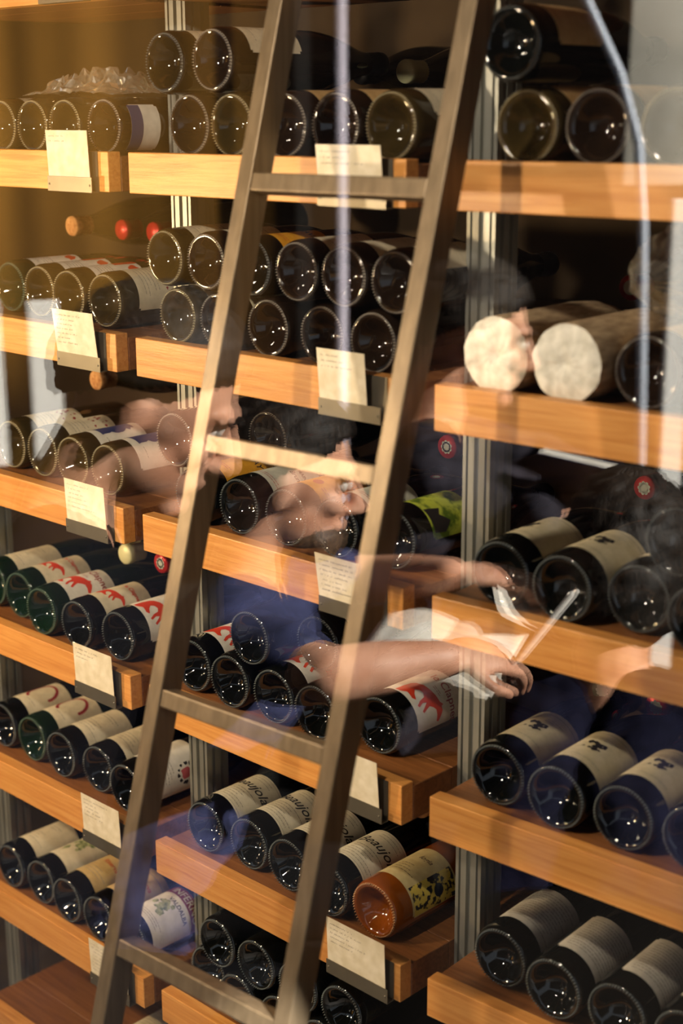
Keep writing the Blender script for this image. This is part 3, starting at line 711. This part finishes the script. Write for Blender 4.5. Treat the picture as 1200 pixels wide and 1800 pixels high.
# ------------------------------------------------------------------ the terrace outside: people at a table, mirrored in the pane
SKIN = noise_tint(mat('skin', (214, 158, 128), .5), (200, 142, 112), (222, 170, 142), (1, 1, 1), 30, 3)
HAIR = noise_tint(mat('dark_hair', (26, 20, 17), .62, 0, True, .3), (12, 9, 8), (44, 35, 28), (1, 1, .35), 150, 4, .9)
def cone_into(bm, a, b, ra, rb, n=14):
    a, b = Vector(a), Vector(b); d = b-a
    if d.length < 1e-5: return
    M = Matrix.Translation((a+b)/2) @ d.to_track_quat('Z', 'Y').to_matrix().to_4x4()
    bmesh.ops.create_cone(bm, cap_ends=True, segments=n, radius1=ra, radius2=rb, depth=d.length, matrix=M)
    for p, r in ((a, ra), (b, rb)): bmesh.ops.create_icosphere(bm, subdivisions=2, radius=r*1.001, matrix=Matrix.Translation(p))
def chain_into(bm, pts, rs):
    for i in range(len(pts)-1): cone_into(bm, pts[i], pts[i+1], rs[i], rs[i+1])
def ell_into(bm, c, ax, radii):
    M = Matrix.Translation(c) @ Matrix((ax[0], ax[1], ax[2])).transposed().to_4x4() @ Matrix.Diagonal((*radii, 1))
    bmesh.ops.create_icosphere(bm, subdivisions=3, radius=1.0, matrix=M)
def fused(name, bm, m, parent, voxel=.006, smooth=4):
    me = bpy.data.meshes.new(name); bm.to_mesh(me); bm.free(); o = link(name, me, m, parent)
    r = o.modifiers.new('fuse', 'REMESH'); r.mode = 'VOXEL'; r.voxel_size = voxel; r.use_smooth_shade = True
    s = o.modifiers.new('soften', 'SMOOTH'); s.factor = .5; s.iterations = smooth
    return o
def hand_into(bm, wrist, d, n, curl, thumb_side, scale=1.0):
    """palm along d, back of the hand along n; fingers curl towards -n."""
    d = d.normalized(); n = (n-d*n.dot(d)).normalized(); s = d.cross(n)*thumb_side
    c = wrist+d*.05*scale
    ell_into(bm, c, (d, s, n), (.052*scale, .040*scale, .016*scale))
    for k, (off, L) in enumerate(((.030, .072), (.010, .080), (-.010, .075), (-.029, .058))):
        p = wrist+d*.088*scale+s*off*scale; ang = 0.15; pts = [p-d*.02*scale]; rs = [.0095*scale]
        for seg, fr in enumerate((.45, .3, .25)):
            ang += curl*(.55+.25*seg)+.08*k*curl; p = p+(d*math.cos(ang)-n*math.sin(ang))*L*fr*scale
            pts.append(p); rs.append((.0088-.0008*seg)*scale)
        chain_into(bm, pts, rs)
    p = wrist+d*.028*scale+s*.032*scale
    q = p+(d*.55+s*.75-n*.25).normalized()*.036*scale; r = q+(d*.85+s*.15-n*.5*curl).normalized()*.030*scale
    chain_into(bm, [p, q, r], [.0125*scale, .0105*scale, .0085*scale])
def person(label, H, fwd, pitch, arms, shirt, hair_len=1.0, sleeve=.45, beard=False, long_hair=False, group='people at the terrace table'):
    H = Vector(H); fw = Vector((*fwd, 0)).normalized(); up = Vector((0, 0, 1)); sd = up.cross(fw)        # sd = the person's left
    f = (fw*math.cos(pitch)-up*math.sin(pitch)); u = (up*math.cos(pitch)+fw*math.sin(pitch))
    N = H-u*.15-f*.045-up*.03; P = Vector((N.x, N.y, FLOOR+.52))-fw*.16
    root = thing('person', label, 'person', (P.x, P.y, FLOOR), group=group)
    inv = Matrix.Translation((-P.x, -P.y, -FLOOR))
    bm = bmesh.new()
    ell_into(bm, H+u*.018-f*.012, (f, sd, u), (.098, .077, .098)); ell_into(bm, H+f*.022-u*.055, (f, sd, u), (.068, .060, .066))
    chain_into(bm, [H+f*.086+u*.018, H+f*.104-u*.012, H+f*.113-u*.028], [.009, .012, .014])                # nose
    ell_into(bm, H+f*.100-u*.034, (f, sd, u), (.013, .019, .010))
    ell_into(bm, H+f*.082+u*.028, (f, sd, u), (.014, .052, .010))                                         # brow
    for s in (-1, 1): ell_into(bm, H+f*.064-u*.022+sd*.034*s, (f, sd, u), (.026, .022, .022))             # cheeks
    ell_into(bm, H+f*.086-u*.060, (f, sd, u), (.012, .024, .006)); ell_into(bm, H+f*.083-u*.071, (f, sd, u), (.012, .021, .007))   # lips
    ell_into(bm, H+f*.072-u*.100, (f, sd, u), (.022, .026, .018))                                         # chin
    for s in (-1, 1): ell_into(bm, H-f*.008-u*.012+sd*.079*s, ((f*.95+u*.3).normalized(), sd, u), (.017, .008, .031))
    chain_into(bm, [H-f*.028-u*.055, N, N-up*.04], [.056, .058, .065])
    for s in (-1, 1):
        chain_into(bm, [N+sd*.02*s-up*.03, N+sd*.175*s-up*.055], [.060, .055]); chain_into(bm, [N+sd*.075*s-up*.11, (N+P)/2+sd*.07*s, P+sd*.08*s], [.105, .10, .115])
        hip = P+sd*.09*s; knee = hip+fw*.40-up*.02; ank = Vector((knee.x, knee.y, FLOOR+.09))-fw*.03
        chain_into(bm, [hip, knee, ank], [.085, .058, .042]); chain_into(bm, [ank-up*.045, ank+fw*.15-up*.055], [.036, .030])
    for side, elbow, wrist, hd, hn, curl in arms:
        S = N+sd*.175*side-up*.055; elbow, wrist = Vector(elbow), Vector(wrist)
        chain_into(bm, [S, elbow, (elbow*.55+wrist*.45), wrist], [.052, .040, .038, .027]); hand_into(bm, wrist, Vector(hd), Vector(hn), curl, -side)
    bmesh.ops.transform(bm, matrix=inv, verts=bm.verts[:])
    fused('body', bm, SKIN, root, .0055, 4)
    # shirt
    bm = bmesh.new()
    for s in (-1, 1):
        chain_into(bm, [N+sd*.035*s-up*.035, N+sd*.175*s-up*.055], [.064, .064]); chain_into(bm, [N+sd*.075*s-up*.11, (N+P)/2+sd*.07*s, P+sd*.08*s-up*.02], [.115, .112, .125])
    for side, elbow, wrist, hd, hn, curl in arms:
        S = N+sd*.175*side-up*.055; elbow, wrist = Vector(elbow), Vector(wrist)
        if sleeve <= 1: chain_into(bm, [S, S.lerp(elbow, .5), S.lerp(elbow, sleeve*1.6 if sleeve < .6 else .98)], [.064, .058, .053])
        else: chain_into(bm, [S, elbow, elbow.lerp(wrist, .9)], [.062, .052, .038])
    bmesh.ops.transform(bm, matrix=inv, verts=bm.verts[:])
    so = fused('shirt', bm, shirt, root, .008, 3)
    # folds in the cloth
    dm = so.modifiers.new('folds', 'DISPLACE'); tx = bpy.data.textures.get('folds') or bpy.data.textures.new('folds', 'CLOUDS'); tx.noise_scale = .06; dm.texture = tx; dm.strength = .018; dm.mid_level = .45
    bm = bmesh.new()
    for s in (-1, 1):
        hip = P+sd*.09*s; knee = hip+fw*.40-up*.02; ank = Vector((knee.x, knee.y, FLOOR+.12))-fw*.03
        chain_into(bm, [P+sd*.06*s, hip, knee, ank], [.12, .097, .070, .056])
    bmesh.ops.transform(bm, matrix=inv, verts=bm.verts[:]); fused('trousers', bm, mat('trousers_cloth', (12, 12, 15), .9, 0, True, .1), root, .010, 3)
    # hair: a cap with a hairline over the brow, short over the ears, longer at the nape
    v, fc, idx = [], [], {}; n, mm = 72, 44
    lim = [(0, .30), (35, .33), (62, .40), (85, .46), (110, .52), (135, .64), (180, .70)]
    if long_hair: lim = [(0, .30), (40, .36), (62, .62), (85, .80), (110, .88), (180, .90)]
    for j in range(mm+1):
        th = math.pi*j/mm*(.90 if long_hair else .74)
        for i in range(n):
            a = 2*math.pi*i/n; deg = abs(math.degrees(a if a <= math.pi else a-2*math.pi))
            for (d0, l0), (d1, l1) in zip(lim[:-1], lim[1:]):
                if d0 <= deg <= d1: cut = l0+(l1-l0)*(deg-d0)/(d1-d0)
            cut += .02*noise.noise(Vector((a*4, H.x*9, 1)))
            dirv = f*(math.sin(th)*math.cos(a))+sd*(math.sin(th)*math.sin(a))+u*math.cos(th)
            if th/math.pi > cut: idx[j, i] = None; continue
            q = 1.05+.05*hair_len+.05*hair_len*noise.noise(dirv*5+H*3)+.045*noise.noise(dirv*17+H)+.03*noise.noise(dirv*40+H)
            q *= 1-.07*max(0, (th/math.pi-cut+.10)/.10)
            c = H+u*.018-f*.012
            if long_hair and th > 1.6: q *= 1+.35*(th-1.6)
            loc = c+f*dirv.dot(f)*.100*q+sd*dirv.dot(sd)*.079*q+u*dirv.dot(u)*.100*q
            idx[j, i] = len(v); v.append(inv @ loc)
    for j in range(mm):
        for i in range(n):
            q = [idx[j, i], idx[j, (i+1) % n], idx[j+1, (i+1) % n], idx[j+1, i]]
            if None not in q and len(set(q)) == 4: fc.append(q)
    ho = link('hair', pmesh('hair', v, fc), HAIR, root, smooth=True); sm = ho.modifiers.new('thickness', 'SOLIDIFY'); sm.thickness = .012; sm.offset = -1
    if beard:
        bm = bmesh.new(); ell_into(bm, H+f*.050-u*.088, (f, sd, u), (.052, .060, .040)); bmesh.ops.transform(bm, matrix=inv, verts=bm.verts[:])
        bo = fused('beard', bm, noise_tint(mat('beard_hair', (80, 58, 42), .6), (56, 40, 30), (104, 78, 56), (1, 1, 1), 200, 3), root, .006, 1)
        d2 = bo.modifiers.new('tufts', 'DISPLACE'); t2 = bpy.data.textures.get('tufts') or bpy.data.textures.new('tufts', 'CLOUDS'); t2.noise_scale = .012; d2.texture = t2; d2.strength = .012
    for s in (-1, 1):
        e = link('eye', lathe('eye', [(0, -.011), (.006, -.009), (.0105, -.003), (.011, 0), (.0105, .003), (.006, .009), (0, .011)], 16), mat('eye_white', (226, 220, 212), .2), root)
        e.location = inv @ (H+f*.080+u*.008+sd*.031*s)
        b_ = bmesh.new(); ell_into(b_, inv @ (H+f*.094+u*.031+sd*.032*s), (f, sd, u), (.006, .019, .004)); me = bpy.data.meshes.new('eyebrow'); b_.to_mesh(me); b_.free(); link('eyebrow', me, HAIR, root)
    # stool under the person
    st = thing('stool', 'dark wooden stool under the ' + label.split(',')[0].replace(' long-sleeved', '').replace(' in a', ' in'), 'stool', (P.x, P.y, FLOOR-.02))
    link('stool_seat', lathe('stool_seat', [(0, .375), (.165, .375), (.172, .385), (.165, .405), (0, .405)], 28, 'Z'), mat('dark_stool_wood', (38, 28, 22), .5), st)
    for k in range(4):
        a = math.pi/4+k*math.pi/2; link('leg', tube_mesh('leg', [(.17*math.cos(a), .17*math.sin(a), 0), (.12*math.cos(a), .12*math.sin(a), .378)], .014), mat('dark_stool_wood', (38, 28, 22), .5), st)
    return root
NAVY = noise_tint(mat('navy_shirt_cloth', (46, 52, 90), .85), (38, 44, 78), (56, 62, 104), (1, 1, 1), 40, 3)
CHAR = noise_tint(mat('charcoal_cloth', (44, 42, 50), .85, 0, True, .15), (36, 34, 42), (54, 52, 62), (1, 1, 1), 40, 3)
FWD = (.717, -.697)
upv = (0, 0, 1)
person('person in a navy shirt with brown beard writing with a pen', (-.592, -2.36, .215), FWD, math.radians(12),
       [(1, (-.290, -2.14, .030), (-.205, -2.27, .040), (.25, -.95, -.10), (.3, .2, 1), .55), (-1, (-.600, -2.560, .0), (-.405, -2.520, .060), (.72, -.69, -.02), (-.2, .2, 1), .35)], NAVY, 1.0, .45, True)
person('person in a dark navy long-sleeved shirt looking down, nearest the pane', (-.338, -1.897, .428), FWD, math.radians(30),
       [(1, (-.54, -1.60, -.14), (-.62, -1.60, -.42), (.1, -.1, -.9), (.5, .8, 0), .4), (-1, (-.72, -1.92, -.14), (-.74, -1.88, -.38), (-.1, .1, -.9), (-.5, -.8, 0), .4)], noise_tint(mat('dark_navy_cloth', (11, 11, 18), .9, 0, True, .1), (9, 9, 15), (13, 13, 21), (1, 1, 1), 40, 3), .7, 2.0, False)
person('person in a charcoal long-sleeved top holding a dark blue book', (-.655, -2.876, .368), FWD, math.radians(14),
       [(1, (-.50, -2.83, .10), (-.42, -2.78, .10), (.35, -.9, .05), (.5, .3, .8), .5), (-1, (-.66, -3.10, .10), (-.46, -2.96, .12), (.7, .65, .05), (.2, -.5, .8), .5)], CHAR, 1.0, 2.0, False)
person('person with thick black hair in a navy top, turned away from the pane', (-.215, -2.72, .080), (-.30, -.95), math.radians(14),
       [(1, (.02, -2.86, -.30), (-.10, -3.02, -.36), (-.4, -.9, 0), upv, .4), (-1, (-.46, -2.72, -.30), (-.40, -2.92, -.38), (.1, -.9, 0), upv, .4)], noise_tint(mat('midnight_cloth', (24, 25, 44), .9, 0, True, .1), (20, 21, 38), (28, 29, 50), (1, 1, 1), 40, 3), 1.9, 2.0, False, True)

# the things they hold
PAPERW = noise_tint(mat('page_paper', (236, 230, 218), .8), (226, 220, 206), (240, 236, 226), (1, 1, 1), 40, 3)
def book(name, label, cat, loc, rot, w, h, t, cover, pages=True):
    b = thing(name, label, cat, loc); b.rotation_euler = rot
    link('cover', box('cover', -w/2, w/2, -h/2, h/2, -t/2, -t/2+.002, .0006), cover, b); link('cover', box('cover', -w/2, w/2, -h/2, h/2, t/2-.002, t/2, .0006), cover, b)
    if pages: link('page_block', box('page_block', -w/2+.002, w/2-.003, -h/2+.003, h/2-.003, -t/2+.0022, t/2-.0022), PAPERW, b)
    return b
book('book', 'dark blue hardback book held by person in charcoal top', 'book', (-.405, -2.855, .125), (.9, .15, -.4), .135, .20, .018, mat('blue_cover', (34, 46, 86), .5))
nb = thing('notebook', 'open white notebook held over the lap of bearded person', 'notebook', (-.355, -2.43, -.035)); nb.rotation_euler = (-.30, 0, -.3)
for s in (-1, 1):
    v = []; f = []
    for i in range(9):
        k = i/8; x = s*k*.115; z = .012*math.sin(math.pi*min(1, k*1.15))+.004
        v += [(x, -.085, z), (x, .085, z), (x, -.085, 0), (x, .085, 0)]
    for i in range(8):
        a = i*4; f += [(a, a+1, a+5, a+4), (a+2, a+6, a+7, a+3), (a, a+4, a+6, a+2), (a+1, a+3, a+7, a+5)]
    f.append((32, 33, 35, 34)); me = pmesh('page_half', v, f); link('page_half', me, PAPERW, nb, smooth=True)
pg = thing('paper_sheet', 'loose white sheet in the far hand of bearded person', 'paper', (-.315, -2.575, .022)); pg.rotation_euler = (.5, .2, .5)
v = [( (i/8-.5)*.15, (j/4-.5)*.10, .012*math.sin(i*.7)+k*.0008) for k in (0, 1) for j in range(5) for i in range(9)]
f = [(j*9+i, j*9+i+1, (j+1)*9+i+1, (j+1)*9+i) for j in range(4) for i in range(8)]; f += [tuple(x+45 for x in reversed(q)) for q in f]
link('sheet', pmesh('sheet', v, f), PAPERW, pg, smooth=True)
pen = thing('pen', 'thin white pen in the hand of bearded person', 'pen', (-.158, -2.372, .022)); q = (Vector((.05, -.06, .10))).to_track_quat('Y', 'Z').to_euler(); pen.rotation_euler = q
link('barrel', lathe('barrel', [(0, -.012), (.001, -.010), (.0042, .004), (.0046, .02), (.0046, .118), (.003, .124), (0, .125)], 16), mat('pen_white', (236, 232, 224), .3), pen)
link('clip', box('clip', .0046, .0062, .085, .12, -.001, .001), SILVER, pen)
tb = thing('terrace_table', 'small dark round terrace table with centre column', 'table', (.14, -2.10, FLOOR-.02))
link('table_top', lathe('table_top', [(0, .70), (.25, .70), (.26, .71), (.25, .73), (0, .73)], 48, 'Z'), mat('dark_table', (20, 17, 15), .9, 0, True, .1), tb)
link('column', lathe('column', [(0, .02), (.035, .02), (.03, .36), (.035, .70), (0, .70)], 20, 'Z'), mat('dark_table', (20, 17, 15), .9, 0, True, .1), tb)
link('foot', lathe('foot', [(0, 0), (.22, 0), (.22, .012), (.05, .025), (0, .025)], 32, 'Z'), mat('dark_table', (20, 17, 15), .9, 0, True, .1), tb)

# posts, hoop and added haze sheets on the terrace, seen only mirrored
WHITEP = mat('white_paint', (238, 238, 234), .5)
bd = thing('plank_post', 'white painted plank post on the terrace', 'post', (-.915, -3.965, FLOOR-.02)); bd.rotation_euler = (0, 0, math.radians(-60))
link('plank', box('plank', -.030, .030, -.010, .010, .012, 1.52, .003), WHITEP, bd); link('base_plate', box('base_plate', -.07, .07, -.06, .06, 0, .012, .002), WHITEP, bd)
o = link('street_pole', lathe('street_pole', [(0, 0), (.05, 0), (.05, .02), (.014, .03), (.014, 3.0), (0, 3.005)], 18, 'Z'), mat('lilac_paint', (196, 190, 206), .5)); o.location = (-1.86, -3.78, FLOOR-.02); tag(o, 'thin pale lilac pole at the street edge', 'pole')
hp = [(-.56, -3.31, FLOOR-.02), (-.565, -3.312, -.5), (-.575, -3.312, -.027), (-.625, -3.37, .26), (-.672, -3.424, .525), (-.709, -3.45, .69), (-.76, -3.45, .823), (-.835, -3.431, .967), (-.93, -3.42, 1.10), (-1.05, -3.43, 1.20), (-1.20, -3.45, 1.26), (-1.35, -3.47, 1.25), (-1.45, -3.48, 1.18)]
o = link('metal_crook', tube_mesh('metal_crook', hp, .010, 10), mat('hoop_steel', (198, 208, 224), .4, .2)); tag(o, 'tall pale metal crook pole bending over the terrace', 'pole')
bn = thing('haze_panel', 'added pale haze panel on a dark post', 'haze panel', (-1.13, -4.80, FLOOR-.02)); bn.rotation_euler = (0, 0, math.radians(-60))  # added: mirrored, it stands in for the haze of a bright facade
link('post', lathe('post', [(0, 0), (.12, 0), (.12, .02), (.02, .04), (.02, 3.2), (0, 3.2)], 16, 'Z'), mat('dark_post', (30, 28, 26), .6), bn).location = (.55, -.08, 0)
link('crossbar', box('crossbar', -.45, .60, -.10, -.06, 3.1, 3.14), mat('dark_post', (30, 28, 26), .6), bn)
v = []; f = []
for k in (0, 1):
    for j in range(9):
        for i in range(13): v.append((-.45+.95*i/12, -.055+.02*math.sin(i*1.1+j*.3)+k*.004, 1.52+1.58*j/8))
for j in range(8):
    for i in range(12):
        a = j*13+i; f.append((a, a+1, a+14, a+13)); f.append((a+117, a+117+13, a+117+14, a+117+1))
link('panel_sheet', pmesh('panel_sheet', v, f), noise_tint(mat('pale_haze_panel', (170, 168, 158), .9), (150, 147, 136), (182, 180, 170), (1, 1, 1), 3, 4), bn, smooth=True)
# added ochre sheet: its mirror image makes the soft warm haze
dr = thing('haze_sheet', 'added ochre haze sheet on a dark frame on the terrace', 'haze sheet', (-2.52, -3.36, FLOOR-.02)); dr.rotation_euler = (0, 0, math.radians(-44+90+90))
m = bpy.data.materials.new('ochre_haze'); m.use_nodes = True; MAT['ochre_haze'] = m; nt = m.node_tree; nt.nodes.clear()
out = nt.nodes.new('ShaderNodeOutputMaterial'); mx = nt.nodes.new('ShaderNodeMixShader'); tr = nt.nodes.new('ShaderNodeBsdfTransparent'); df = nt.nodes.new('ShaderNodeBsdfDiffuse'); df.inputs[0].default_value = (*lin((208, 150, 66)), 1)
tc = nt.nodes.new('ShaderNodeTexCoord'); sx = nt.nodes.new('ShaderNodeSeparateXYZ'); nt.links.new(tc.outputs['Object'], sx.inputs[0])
mr = nt.nodes.new('ShaderNodeMapRange'); mr.inputs[1].default_value = -.62; mr.inputs[2].default_value = .15; mr.inputs[3].default_value = 0.0; mr.inputs[4].default_value = .40     # haze fade put into the transparency, thinning towards one edge
mz = nt.nodes.new('ShaderNodeMapRange'); mz.inputs[1].default_value = .85; mz.inputs[2].default_value = 1.55; mz.inputs[3].default_value = .0; mz.inputs[4].default_value = 1.0  # the haze also thins towards the bottom
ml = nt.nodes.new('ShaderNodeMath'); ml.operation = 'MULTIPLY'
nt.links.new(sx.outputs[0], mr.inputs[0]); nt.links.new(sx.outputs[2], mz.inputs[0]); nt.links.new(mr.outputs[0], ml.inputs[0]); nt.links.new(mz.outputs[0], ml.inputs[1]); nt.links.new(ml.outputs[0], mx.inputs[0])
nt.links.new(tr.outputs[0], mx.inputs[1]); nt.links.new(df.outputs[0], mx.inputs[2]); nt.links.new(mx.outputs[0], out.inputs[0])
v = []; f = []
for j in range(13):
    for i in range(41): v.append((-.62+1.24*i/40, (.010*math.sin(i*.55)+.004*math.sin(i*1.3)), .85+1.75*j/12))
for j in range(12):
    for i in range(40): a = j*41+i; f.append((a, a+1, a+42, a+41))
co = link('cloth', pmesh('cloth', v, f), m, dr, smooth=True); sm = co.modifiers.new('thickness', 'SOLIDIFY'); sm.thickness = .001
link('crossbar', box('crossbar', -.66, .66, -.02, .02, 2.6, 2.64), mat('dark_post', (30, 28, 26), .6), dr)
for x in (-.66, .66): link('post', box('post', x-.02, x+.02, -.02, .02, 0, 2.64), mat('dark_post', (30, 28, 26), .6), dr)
for nm, lx, ly, z0, z1 in (('added white glare board nearer the pane', -2.33, -3.12, -.16, .27), ('added white glare board farther from the pane', -2.44, -3.01, -.18, .27)):  # added: mirrored, they stand in for the white blur of a bright window
    t = thing('glare_board', nm + ' on dark legs', 'glare board', (lx, ly, FLOOR-.02)); t.rotation_euler = (0, 0, math.radians(-56)); hgt = z0-FLOOR+.02
    link('board', box('board', -.04, .04, -.008, .008, hgt, hgt+z1-z0, .003), WHITEP, t)
    for x in (-.03, .03): link('leg', box('leg', x-.006, x+.006, -.006, .006, 0, hgt), mat('dark_post', (30, 28, 26), .6), t)
